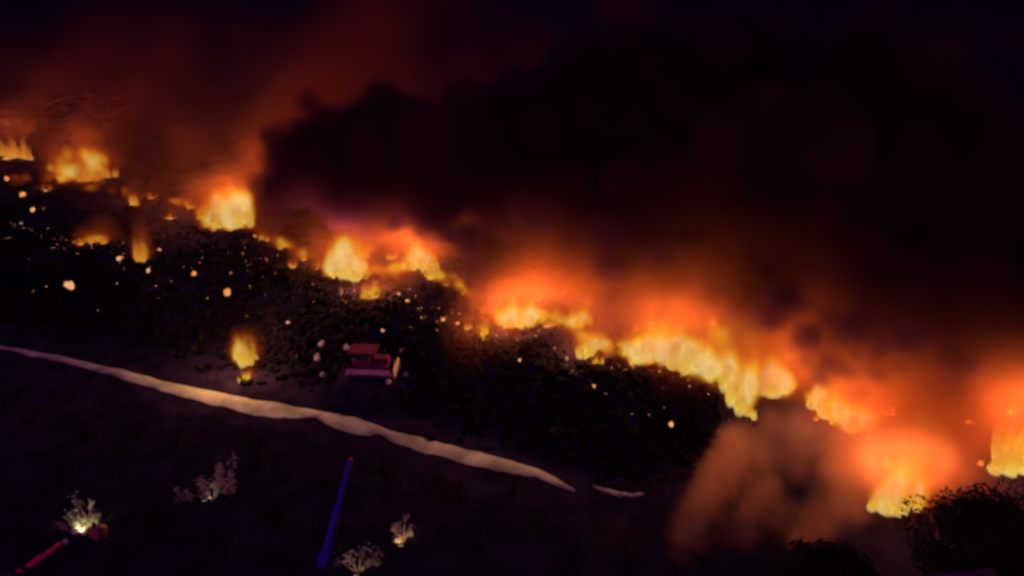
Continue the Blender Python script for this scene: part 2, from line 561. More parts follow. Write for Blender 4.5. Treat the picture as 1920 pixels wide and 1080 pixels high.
# ------------------------------------------------------------------ embers
EMBERS = [
    (14, 338, 12, 'ember_hot', 'glowing ember nearest the left edge, under the red fire'),
    (43, 368, 14, 'ember_hot', 'oval ember below and right of the left edge ember'),
    (62, 396, 9, 'ember', 'round pale ember on the dark slope at far left'),
    (40, 420, 6, 'ember_dim', 'very faint ember low on the slope at far left'),
    (82, 393, 5, 'ember_dim', 'faint speck right of the round pale ember at far left'),
    (132, 542, 21, 'ember', 'largest lone pale ember low on the left slope'),
    (225, 488, 13, 'ember', 'pale oval ember left of the narrow flame column'),
    (236, 466, 6, 'ember_dim', 'faint speck above the pale oval ember'),
    (279, 510, 10, 'ember', 'round ember under the narrow flame column'),
    (299, 472, 9, 'ember_hot', 'upright ember just right of the narrow flame column'),
    (365, 518, 16, 'ember_hot', 'orange ember on the slope between column and cream flame'),
    (427, 553, 20, 'ember_hot', 'long orange ember above the isolated cream flame'),
    (433, 514, 6, 'ember_dim', 'faint speck above the long orange ember'),
    (402, 637, 6, 'ember_dim', 'faint speck left of the isolated cream flame'),
    (540, 608, 9, 'ember', 'white speck alone on the slope right of the cream flame'),
    (516, 514, 5, 'ember_dim', 'faint upright speck below the dark shoulder'),
    (478, 446, 9, 'ember_hot', 'ember at the right foot of the bright fire left of the black smoke'),
    (718, 622, 9, 'ember', 'white speck just above the red machine'),
    (748, 555, 12, 'ember', 'pale ember right of the sunken fire'),
    (764, 566, 10, 'ember_hot', 'orange ember right of the sunken fire, lower of two'),
    (763, 592, 6, 'ember_dim', 'faint speck under the two embers by the sunken fire'),
    (640, 552, 9, 'ember_dim', 'pinkish ember left of the sunken fire'),
    (831, 602, 9, 'ember', 'pale speck at the left start of the middle fires'),
    (858, 608, 10, 'ember_hot', 'upright ember left of the squarish pale flame'),
    (821, 620, 7, 'ember_dim', 'faint slanting speck below the left start of middle fires'),
    (832, 634, 8, 'ember_dim', 'lowest faint speck below the left start of middle fires'),
    (975, 678, 10, 'ember', 'lone pale ember on the slope under the wide oval fire'),
    (1062, 675, 10, 'ember_dim', 'dull ember at the left foot of the pale yellow fire'),
    (1160, 652, 12, 'ember_hot', 'round ember left of the largest blaze'),
    (1186, 690, 9, 'ember_dim', 'dull upright ember on the crest below the largest blaze'),
    (1218, 684, 18, 'ember_hot', 'long glowing ember on the crest below the largest blaze'),
    (1112, 731, 17, 'ember', 'long pale ember on the slope under the pale yellow fire'),
    (1135, 744, 8, 'ember_dim', 'faint speck right of the long pale ember'),
    (1291, 728, 10, 'ember_dim', 'dull ember on the slope under the white-hot centre'),
    (1185, 781, 6, 'ember_dim', 'leftmost of three specks low on the right slope'),
    (1217, 784, 8, 'ember_dim', 'middle of three specks low on the right slope'),
    (1258, 800, 12, 'ember', 'brightest of three specks low on the right slope'),
    (1418, 741, 10, 'ember_hot', 'ember in the dark ledge between the two hot fires'),
    (1628, 824, 10, 'ember_hot', 'ember at the right foot of the slanting fire'),
    (1672, 772, 12, 'ember_hot', 'ember in the smoke right of the slanting fire'),
    (1838, 872, 12, 'ember_hot', 'ember left of the fire cut off by the right edge'),
    (1815, 795, 12, 'ember_hot', 'ember in the smoke above left of the right edge fire'),
]


def ember(px, py, d, m, label):
    p = hit(px, py)
    s = d / FPX * (p - Vector((0, 0, CAM_H))).length * .36
    r = random.Random(int(px * 13 + py))
    o = thing('ember', p, label, 'ember', 'embers scattered over the slope', r.uniform(-.6, .6))
    bm = bmesh.new()
    bmesh.ops.create_icosphere(bm, subdivisions=2, radius=1)
    for v in bm.verts:
        v.co *= 1 + .4 * mnoise.noise(v.co * 1.7 + Vector((px, py, 0)))
    bmesh.ops.scale(bm, vec=(s * r.uniform(.7, 1.15), s * r.uniform(.8, 1.2), s * r.uniform(.7, 1.3)), verts=bm.verts)
    bmesh.ops.translate(bm, vec=(0, 0, s * .5), verts=bm.verts)
    mesh_obj('glowing_lump', bm, m, o, True)
    bm = bmesh.new()
    for i in range(3):
        a = r.uniform(0, 6.28)
        box(bm, (math.cos(a) * s * .9, math.sin(a) * s * .9, s * .1), (s * r.uniform(.7, 1.3), s * .5, s * .4),
            Matrix.Rotation(a, 4, 'Z') @ Matrix.Rotation(r.uniform(-.4, .4), 4, 'X'))
    tag(mesh_obj('charred_debris', bm, 'rubble', o), kind='stuff')


for e in EMBERS:
    ember(*e)


# ------------------------------------------------------------------ the red tracked machine
def bulldozer():
    z = hz(DOZER.x, DOZER.y)
    o = thing('bulldozer', (DOZER.x, DOZER.y, z), 'red tracked machine with pale side rail parked below the burning heap', 'bulldozer', rz=R(-3))
    for s in (-1, 1):
        y = s * .95
        bm = bmesh.new()
        prof = []
        for cx, a0 in ((1.9, -90), (-1.9, 90)):
            for k in range(9):
                a = R(a0 + 180 * k / 8)
                prof.append((cx + .5 * math.cos(a), .52 + .5 * math.sin(a)))
        vs = [[bm.verts.new((x, y + e, zz)) for x, zz in prof] for e in (-.28, .28)]
        n = len(prof)
        bm.faces.new(vs[0][::-1]); bm.faces.new(vs[1])
        for i in range(n):
            bm.faces.new((vs[0][i], vs[0][(i + 1) % n], vs[1][(i + 1) % n], vs[1][i]))
        tr = mesh_obj('crawler_track', bm, 'dark', o)
        for k in range(14):
            bm = bmesh.new(); box(bm, (-2.2 + k * .34, y, 1.045), (.2, .58, .07))
            mesh_obj('track_shoe', bm, 'dark', tr)
        bm = bmesh.new(); box(bm, (0, y + s * .42, .95), (5.3, .14, .62), Matrix.Rotation(s * R(42), 4, 'X'), bevel=.03)
        mesh_obj('side_rail', bm, 'steel', o)
    bm = bmesh.new(); box(bm, (.1, 0, 1.35), (4.2, 1.5, .75), bevel=.08); mesh_obj('hull', bm, 'red', o)
    bm = bmesh.new(); box(bm, (1.35, 0, 2.05), (1.9, 1.15, .7), bevel=.1); h = mesh_obj('engine_hood', bm, 'red', o)
    for k in range(5):
        bm = bmesh.new(); box(bm, (.7 + k * .3, -.59, 2.1), (.12, .03, .4)); mesh_obj('vent', bm, 'dark', h)
    bm = bmesh.new(); tube(bm, (1.7, .2, 2.35), (1.7, .2, 3.2), .09, .08); mesh_obj('exhaust', bm, 'dark', o)
    bm = bmesh.new(); box(bm, (-.75, 0, 2.45), (1.9, 1.55, 1.5), bevel=.06); c = mesh_obj('cab', bm, 'red', o)
    for x in (-1.2, -.3):
        bm = bmesh.new(); box(bm, (x, -.79, 2.65), (.72, .04, .75)); mesh_obj('window', bm, 'glass', c)
    bm = bmesh.new(); box(bm, (.21, 0, 2.65), (.04, 1.2, .8)); mesh_obj('window', bm, 'glass', c)
    bm = bmesh.new(); box(bm, (-.75, 0, 3.3), (3.2, 2.3, .18), bevel=.05); mesh_obj('cab_roof', bm, 'red', o)
    for x, y in ((-2.1, -.95), (-2.1, .95), (.6, -.95), (.6, .95)):
        bm = bmesh.new(); tube(bm, (x, y, 1.6), (x, y, 3.24), .06, .06); mesh_obj('roof_post', bm, 'dark', o)
    bm = bmesh.new()
    for k in range(6):
        a = R(-40 + 80 * k / 5)
        box(bm, (3.35 - .35 * math.cos(a), 0, .8 + .75 * math.sin(a)), (.1, 3.0, .36), Matrix.Rotation(-a, 4, 'Y'))
    mesh_obj('blade', bm, 'steel', o)
    for s in (-1, 1):
        bm = bmesh.new(); box(bm, (2.2, s * 1.32, .6), (2.0, .14, .22)); mesh_obj('push_arm', bm, 'steel', o)


bulldozer()

SACKS = [(604, 648, 12, 'dull pale sack up the slope left of the red machine'), (597, 675, 14, 'pale lumpy sack level with the red machine, left of it'),
         (606, 706, 10, 'faint sack below and left of the red machine'), (757, 662, 12, 'pale sack right of the red machine, uppermost'),
         (745, 690, 12, 'pale sack right of the red machine, beside its blade'), (728, 719, 11, 'bluish pale sack in front of the red machine'),
         (650, 655, 11, 'pale sack at the left end of the red machine'), (762, 706, 10, 'faint sack right of the red machine, lowest')]
for px, py, d, lab in SACKS:
    p = hit(px, py)
    s = d / FPX * (p - Vector((0, 0, CAM_H))).length * .5
    bm = bmesh.new(); bmesh.ops.create_icosphere(bm, subdivisions=3, radius=1)
    for v in bm.verts:
        v.co *= 1 + .3 * mnoise.noise(v.co * 1.8 + Vector((px, py, 0))) + .12 * mnoise.noise(v.co * 5)
        if v.co.z < -.5: v.co.z = -.5
    bmesh.ops.scale(bm, vec=(s * 1.1, s, s * .9), verts=bm.verts)
    o = thing('rubbish_sack', p + Vector((0, 0, s * .4)), lab, 'sack', 'pale sacks around the machine')
    mesh_obj('sack_body', bm, 'sack', o, True)
    bm = bmesh.new(); tube(bm, (0, 0, s * .6), (s * .2, 0, s * 1.25), s * .12, s * .3, 7); mesh_obj('tied_neck', bm, 'sack', o)


# ------------------------------------------------------------------ shrubs and trees
def leaf_cards(n, blobs, size, r):
    V, F = [], []
    for i in range(n):
        c, rad = blobs[r.randrange(len(blobs))]
        d = Vector((r.gauss(0, 1), r.gauss(0, 1), r.gauss(0, 1))).normalized() * (r.random() ** .45)
        p = c + Vector((d.x * rad.x, d.y * rad.y, d.z * rad.z))
        a = Vector((r.gauss(0, 1), r.gauss(0, 1), r.gauss(0, .6))).normalized()
        b = a.orthogonal().normalized()
        s = size * r.uniform(.5, 1.3)
        k = len(V)
        V += [(p - a * s)[:], (p + b * s * .38)[:], (p + a * s)[:], (p - b * s * .38)[:]]
        F.append((k, k + 1, k + 2, k + 3))
    return V, F


def shrub(px, py, wpx, hpx, m, label, group, seed):
    r = random.Random(seed)
    p = hit(px, py)
    sl = (p - Vector((0, 0, CAM_H))).length
    w_ = wpx / FPX * sl; h_ = hpx / FPX * sl * 1.1
    o = thing('shrub', p, label, 'shrub', group)
    bm = bmesh.new(); tips = []
    for i in range(9):
        a = r.uniform(0, 6.28); t = r.uniform(.35, 1)
        e = Vector((math.cos(a) * w_ * .45 * r.uniform(.3, 1), math.sin(a) * w_ * .3, h_ * t))
        mid = e * .5 + Vector((0, 0, h_ * .08))
        tube(bm, (0, 0, -.1), mid, .05, .035, 5); tube(bm, mid, e, .035, .012, 5)
        tips.append(e)
    mesh_obj('stem', bm, 'twig' if m == 'pale' else 'rubble', o)
    blobs = [(t * r.uniform(.75, 1), Vector((w_ * .17, w_ * .17, h_ * .22)) * r.uniform(.5, 1.4)) for t in tips]
    V, F = leaf_cards(300, blobs, max(.08, .045 * h_), r)
    me = bpy.data.meshes.new('foliage'); me.from_pydata(V, [], F); me.update(); me.materials.append(M[m])
    link(bpy.data.objects.new('foliage', me), o)
    return p


def shrub_lamp(px, py, watts, label, back=.8, color=(1, .82, .5)):  # lights the pale shrubs; some are added where no lamp is seen
    p = hit(px, py)
    o = thing('shrub_lamp', p, label, 'work lamp', 'small lamps standing among the brush')
    for k in range(3):
        a = R(90 + 120 * k)
        bm = bmesh.new(); tube(bm, (math.cos(a) * .35, math.sin(a) * .35, 0), (0, 0, .6), .03, .03, 6); mesh_obj('leg', bm, 'dark', o)
    bm = bmesh.new(); box(bm, (0, .1, .78), (.5, .14, .32), bevel=.04); mesh_obj('housing', bm, 'dark', o)
    bm = bmesh.new(); box(bm, (0, .19, .80), (.42, .05, .24), bevel=.02); mesh_obj('lamp_lens', bm, 'lens', o)
    ld = bpy.data.lights.new('lamplight', 'SPOT'); ld.energy = watts; ld.color = color; ld.shadow_soft_size = 0
    ld.spot_size = R(125); ld.spot_blend = .6
    l = bpy.data.objects.new('lamplight', ld); l.location = (0, .24, .82); l.rotation_euler = (R(112), 0, 0); link(l, o)


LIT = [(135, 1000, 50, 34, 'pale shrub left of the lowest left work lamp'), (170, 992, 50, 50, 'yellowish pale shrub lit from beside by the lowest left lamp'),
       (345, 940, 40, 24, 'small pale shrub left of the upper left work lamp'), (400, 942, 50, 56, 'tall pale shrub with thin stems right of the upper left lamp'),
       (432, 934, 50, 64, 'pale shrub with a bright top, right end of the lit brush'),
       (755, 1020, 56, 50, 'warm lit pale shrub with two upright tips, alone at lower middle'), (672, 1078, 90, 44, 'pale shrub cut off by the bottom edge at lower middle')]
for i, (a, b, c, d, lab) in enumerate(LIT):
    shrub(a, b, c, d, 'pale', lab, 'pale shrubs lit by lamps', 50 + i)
shrub_lamp(150, 1016, 300, 'work lamp shining on the yellowish brush near the bottom left corner')
shrub_lamp(385, 958, 120, 'work lamp standing in front of the tall pale brush at lower left', color=(1, .85, .75))
shrub_lamp(752, 1044, 170, 'added lamp in front of the lone warm lit shrub', color=(1, .55, .28))  # no lamp seen here, added to light the shrub
shrub_lamp(668, 1100, 90, 'added lamp below the shrub cut off by the bottom edge', color=(1, .7, .45))  # added below the frame to light the shrub above it
bm = bmesh.new(); box(bm, (0, 0, .32), (1.1, .7, .62), bevel=.12)
p = hit(152, 1000)
o = thing('water_can', p, 'bright cream container glaring beside the yellowish brush', 'container')
mesh_obj('can_body', bm, 'cream', o)
bm = bmesh.new(); tube(bm, (.3, 0, .6), (.3, 0, .76), .1, .1, 10); mesh_obj('cap', bm, 'dark', o)
bm = bmesh.new(); box(bm, (-.1, 0, .68), (.4, .08, .06)); mesh_obj('handle', bm, 'dark', o)
p = hit(188, 1006)
o = thing('rubbish_sack', p + Vector((0, 0, .3)), 'reddish sack right of the cream container at bottom left', 'sack')
bm = bmesh.new(); bmesh.ops.create_icosphere(bm, subdivisions=3, radius=.7)
for v in bm.verts:
    v.co *= 1 + .3 * mnoise.noise(v.co * 2)
    if v.co.z < -.3: v.co.z = -.3
mesh_obj('sack_body', bm, 'redsack', o, True)
bm = bmesh.new(); tube(bm, (0, 0, .55), (.1, 0, .85), .08, .2, 7); mesh_obj('tied_neck', bm, 'redsack', o)
DARK = [(330, 838, 60, 34), (235, 862, 50, 34), (60, 800, 70, 40), (160, 820, 60, 36), (120, 890, 70, 44), (300, 1000, 80, 50), (480, 880, 70, 40), (520, 985, 80, 50),
        (840, 940, 70, 44), (900, 1040, 90, 56), (1010, 1000, 80, 50), (600, 920, 60, 36), (420, 1050, 90, 56), (220, 1050, 80, 50), (1080, 1060, 90, 56),
        (30, 960, 80, 50), (720, 900, 60, 36), (960, 930, 60, 36), (1180, 1050, 80, 50), (250, 950, 60, 40)]
where = ['upper of the pair under the left track', 'left of it', 'at the left edge under the dim track', 'under the dim left track', 'lower left, above the lamp',
         'between the two left lamps', 'right of the lit brush', 'left of the blue boom', 'right of the blue boom tip', 'right of the warm lit shrub',
         'far right of the warm lit shrub', 'just left of the blue boom tip', 'at the bottom, left of the blue boom', 'at the bottom right of the red boom',
         'at the bottom under the track end', 'at the left edge above the red boom', 'under the track bend', 'under the bright right track',
         'at the bottom beside the smoke', 'above the bottom left work lamp']
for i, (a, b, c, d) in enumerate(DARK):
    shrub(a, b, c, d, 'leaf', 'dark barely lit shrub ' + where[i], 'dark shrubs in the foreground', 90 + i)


def tree(px, py, Y, wid, label, seed):
    """px, py: where the top of the crown shows"""
    c0 = at_dist(px, py, Y)
    bz = hz(c0.x, Y); hgt = c0.z - bz
    for _ in range(4):
        r = random.Random(seed)
        blobs = []
        for i in range(26):
            d = Vector((r.gauss(0, 1), r.gauss(0, 1), r.gauss(0, 1))).normalized() * r.uniform(.35, .8)
            blobs.append((Vector((d.x * wid * .42, d.y * wid * .42, hgt * (.62 + .3 * d.z))), Vector((wid * .17, wid * .17, hgt * .11)) * r.uniform(.7, 1.3)))
        V, F = leaf_cards(16000, blobs, .17, r)
        P = np.array(V) + np.array([c0.x, Y, bz - CAM_H])
        s_, c_ = math.sin(R(PITCH)), math.cos(R(PITCH))
        py_top = (540 - FPX * (P[:, 1] * s_ + P[:, 2] * c_) / (P[:, 1] * c_ - P[:, 2] * s_)).min()
        hgt += (py_top - py) / FPX * c0.length * .9
    o = thing('tree', (c0.x, Y, bz), label, 'tree', 'dark trees in front of the smoke')
    bm = bmesh.new()
    tube(bm, (0, 0, -.3), (.2, 0, hgt * .38), .42, .3, 9)
    for c, rd in blobs[:11]:
        s0 = Vector((.2, 0, hgt * r.uniform(.26, .37))); mid = s0.lerp(c, .55) + Vector((0, 0, .3))
        tube(bm, s0, mid, .2, .12, 6); tube(bm, mid, c, .12, .04, 6)
    mesh_obj('trunk', bm, 'bark', o)
    me = bpy.data.meshes.new('crown'); me.from_pydata(V, [], F); me.update(); me.materials.append(M['leaf'])
    link(bpy.data.objects.new('crown', me), o)


tree(1890, 895, 36, 11, 'dark rounded tree crown rising at the bottom right corner', 5)
tree(1590, 1004, 35, 9, 'dark low tree crown below the lone yellow fire', 6)


# ------------------------------------------------------------------ booms of unseen engines
def boom(base, tip, w0, w1, paint, glowm, tipm, label, name):
    base = Vector(base); tip = Vector(tip); d = tip - base; Ln = d.length
    o = thing(name, base, label, 'boom')
    rot = d.to_track_quat('X', 'Z').to_matrix().to_4x4()
    n = 3
    for k in range(n):
        a = Ln * k / n - (.3 if k else 0); b = Ln * (k + 1) / n
        ww = w0 + (w1 - w0) * (k + .5) / n
        bm = bmesh.new(); box(bm, ((a + b) / 2, 0, 0), (b - a, ww, ww * .9), bevel=ww * .08); bm.transform(rot)
        s = mesh_obj('boom_section', bm, paint, o)
        bm = bmesh.new(); box(bm, ((a + b) / 2, 0, ww * .45 + .02), (b - a - .1, ww * .7, .04)); bm.transform(rot)
        mesh_obj('added_glow', bm, glowm, s)  # glowing strip added so the boom colour shows in the dark
    bm = bmesh.new(); bmesh.ops.create_uvsphere(bm, u_segments=12, v_segments=8, radius=w1 * .55, matrix=Matrix.Translation((Ln + w1 * .6, 0, 0))); bm.transform(rot)
    mesh_obj('tip_lamp' if tipm == 'lampr' else 'nozzle', bm, tipm, o, True)
    bm = bmesh.new(); tube(bm, (0, 0, -base.z + hz(base.x, base.y)), (0, 0, .2), w0 * .9, w0 * .7, 16); mesh_obj('turret', bm, 'dark', o)


b0 = at_dist(588, 1130, 41.5); b1 = at_dist(656, 866, 51.5)
boom(b0, b1, 1.15, .34, 'blue', 'glowb', 'lampr', 'long blue boom with a red tip lamp reaching up from the bottom edge', 'blue_boom')
b0 = at_dist(10, 1105, 42); b1 = at_dist(117, 1020, 46)
boom(b0, b1, 1.3, .42, 'redboom', 'glowr', 'pale_metal', 'red boom with a pale nozzle tip in the bottom left corner', 'red_boom')


# ------------------------------------------------------------------ shed roof at the very bottom
def shed():
    p = at_dist(1850, 1104, 30)
    bz = hz(p.x, p.y)
    o = thing('shed', (p.x, p.y, bz), 'dull low shed roof just entering at the bottom right edge', 'shed', rz=R(8))
    h = p.z - bz
    bm = bmesh.new(); box(bm, (0, 0, h * .44), (3.4, 3, h * .88)); mesh_obj('wall', bm, 'wall', o)
    for k in range(8):
        bm = bmesh.new(); box(bm, (-1.75 + k * .5, 0, h * .95), (.46, 3.5, .06), Matrix.Rotation(R(6), 4, 'X')); mesh_obj('roof_sheet', bm, 'roof', o)


shed()


# ------------------------------------------------------------------ smoke
def lattice(shape, cell, r):
    """smooth random field on a grid, one octave, by interpolating a coarse lattice"""
    out = None
    cell = cell if isinstance(cell, tuple) else (cell,) * 3
    m = [int(s / c) + 3 for s, c in zip(shape, cell)]
    a = r.random(m).astype(np.float32)
    for ax in range(3):
        t = np.arange(shape[ax]) / cell[ax]
        i = np.floor(t).astype(int); f = (t - i).astype(np.float32)
        f = f * f * (3 - 2 * f)
        sh = [1, 1, 1]; sh[ax] = len(f); f = f.reshape(sh)
        a = np.take(a, i, ax) * (1 - f) + np.take(a, i + 1, ax) * f
    return a


def fbm(shape, cell, octs, r, billow=False):
    cell = cell if isinstance(cell, tuple) else (cell,) * 3
    s = 0; amp = 1.0; tot = 0
    for k in range(octs):
        n = lattice(shape, tuple(c / 2 ** k for c in cell), r)
        if billow: n = 1 - np.abs(2 * n - 1)
        s = s + amp * n; tot += amp; amp *= .55
        if min(cell) / 2 ** k < 1.6: break
    return s / tot


class Grid:
    def __init__(self, lo, hi, vs):
        self.lo = np.array(lo, float); self.n = tuple(int((b - a) / vs) + 1 for a, b in zip(lo, hi))
        self.vs = vs; self.hi = self.lo + vs * (np.array(self.n) - 1)
        self.f = np.zeros(self.n, np.float32)
        self.ax = [self.lo[i] + vs * np.arange(self.n[i]) for i in range(3)]

    def puff(self, c, rad, amp=1.0, mode='add'):
        rad = np.broadcast_to(np.array(rad, float), 3)
        sl = []
        for i in range(3):
            a = max(0, int((c[i] - rad[i] - self.lo[i]) / self.vs)); b = min(self.n[i], int((c[i] + rad[i] - self.lo[i]) / self.vs) + 2)
            if a >= b: return
            sl.append(slice(a, b))
        d2 = sum((((self.ax[i][sl[i]] - c[i]) / rad[i]) ** 2).reshape([-1 if k == i else 1 for k in range(3)]) for i in range(3))
        k = np.clip(1 - d2, 0, 1).astype(np.float32); k = k * k * amp
        v = self.f[tuple(sl)]
        if mode == 'add': v += k
        elif mode == 'max': np.maximum(v, k, out=v)
        else: v *= np.clip(1 - k, 0, 1)

    def ground_clip(self):
        X, Y = np.meshgrid(self.ax[0], self.ax[1], indexing='ij')
        h = height(X, Y)
        z = self.ax[2].reshape(1, 1, -1)
        self.f *= (z > h[..., None] - 1.0)
        # fade at the walls of the box
        for i in range(3):
            k = np.arange(self.n[i]); e = np.minimum(k, k[::-1]) / 5.0
            if i == 2: e = k[::-1] / 8.0
            sh = [1, 1, 1]; sh[i] = -1
            self.f *= np.clip(e, 0, 1).reshape(sh).astype(np.float32)

    def build(self, name, m, label):
        me = bpy.data.meshes.new(name)
        me.vertices.add(self.f.size)
        me.attributes.new('puff', 'FLOAT', 'POINT').data.foreach_set('value', self.f.ravel())
        me.materials.append(m)
        o = link(bpy.data.objects.new(name, me))
        ng = bpy.data.node_groups.new(name, 'GeometryNodeTree')
        ng.interface.new_socket('Geometry', in_out='INPUT', socket_type='NodeSocketGeometry')
        ng.interface.new_socket('Geometry', in_out='OUTPUT', socket_type='NodeSocketGeometry')
        N, L = ng.nodes, ng.links
        gi = N.new('NodeGroupInput'); go = N.new('NodeGroupOutput')
        vc = N.new('GeometryNodeVolumeCube')
        vc.inputs['Min'].default_value = self.lo; vc.inputs['Max'].default_value = self.hi
        for i, a in enumerate('XYZ'): vc.inputs['Resolution ' + a].default_value = self.n[i]

        def vm(op, a, b=None):
            k = N.new('ShaderNodeVectorMath'); k.operation = op
            L.new(a, k.inputs[0])
            if b is not None: k.inputs[1].default_value = b
            return k.outputs[1] if op == 'DOT_PRODUCT' else k.outputs[0]
        qv = vm('SUBTRACT', N.new('GeometryNodeInputPosition').outputs[0], self.lo)
        qv = vm('MULTIPLY', qv, (1 / self.vs,) * 3)
        qv = vm('FLOOR', vm('ADD', qv, (.5, .5, .5)))
        qv = vm('DOT_PRODUCT', qv, (self.n[1] * self.n[2], self.n[2], 1.0))
        fi = N.new('FunctionNodeFloatToInt'); L.new(qv, fi.inputs[0])
        na = N.new('GeometryNodeInputNamedAttribute'); na.data_type = 'FLOAT'; na.inputs[0].default_value = 'puff'
        si = N.new('GeometryNodeSampleIndex'); si.clamp = True
        L.new(gi.outputs[0], si.inputs['Geometry']); L.new(na.outputs[0], si.inputs['Value']); L.new(fi.outputs[0], si.inputs['Index'])
        L.new(si.outputs[0], vc.inputs['Density'])
        sm = N.new('GeometryNodeSetMaterial'); sm.inputs['Material'].default_value = m
        L.new(vc.outputs[0], sm.inputs[0]); L.new(sm.outputs[0], go.inputs[0])
        o.modifiers.new('smoke', 'NODES').node_group = ng
        return tag(o, label, 'smoke', kind='stuff')


def smoke_mat(name, scatter, absorb, k, g=.2):
    m = bpy.data.materials.new(name); m.use_nodes = True
    nt = m.node_tree; nt.nodes.clear(); N, L = nt.nodes, nt.links
    out = N.new('ShaderNodeOutputMaterial')
    at = N.new('ShaderNodeAttribute'); at.attribute_name = 'density'

    def mul(f):
        x = N.new('ShaderNodeMath'); x.operation = 'MULTIPLY'; L.new(at.outputs['Fac'], x.inputs[0]); x.inputs[1].default_value = f; return x.outputs[0]
    sc = N.new('ShaderNodeVolumeScatter'); sc.inputs['Color'].default_value = (*scatter, 1); sc.inputs['Anisotropy'].default_value = g
    L.new(mul(k), sc.inputs['Density'])
    ab = N.new('ShaderNodeVolumeAbsorption'); ab.inputs['Color'].default_value = (*[1 - a for a in absorb], 1)
    L.new(mul(k), ab.inputs['Density'])
    ad = N.new('ShaderNodeAddShader'); L.new(sc.outputs[0], ad.inputs[0]); L.new(ab.outputs[0], ad.inputs[1])
    L.new(ad.outputs[0], out.inputs['Volume'])
    return m


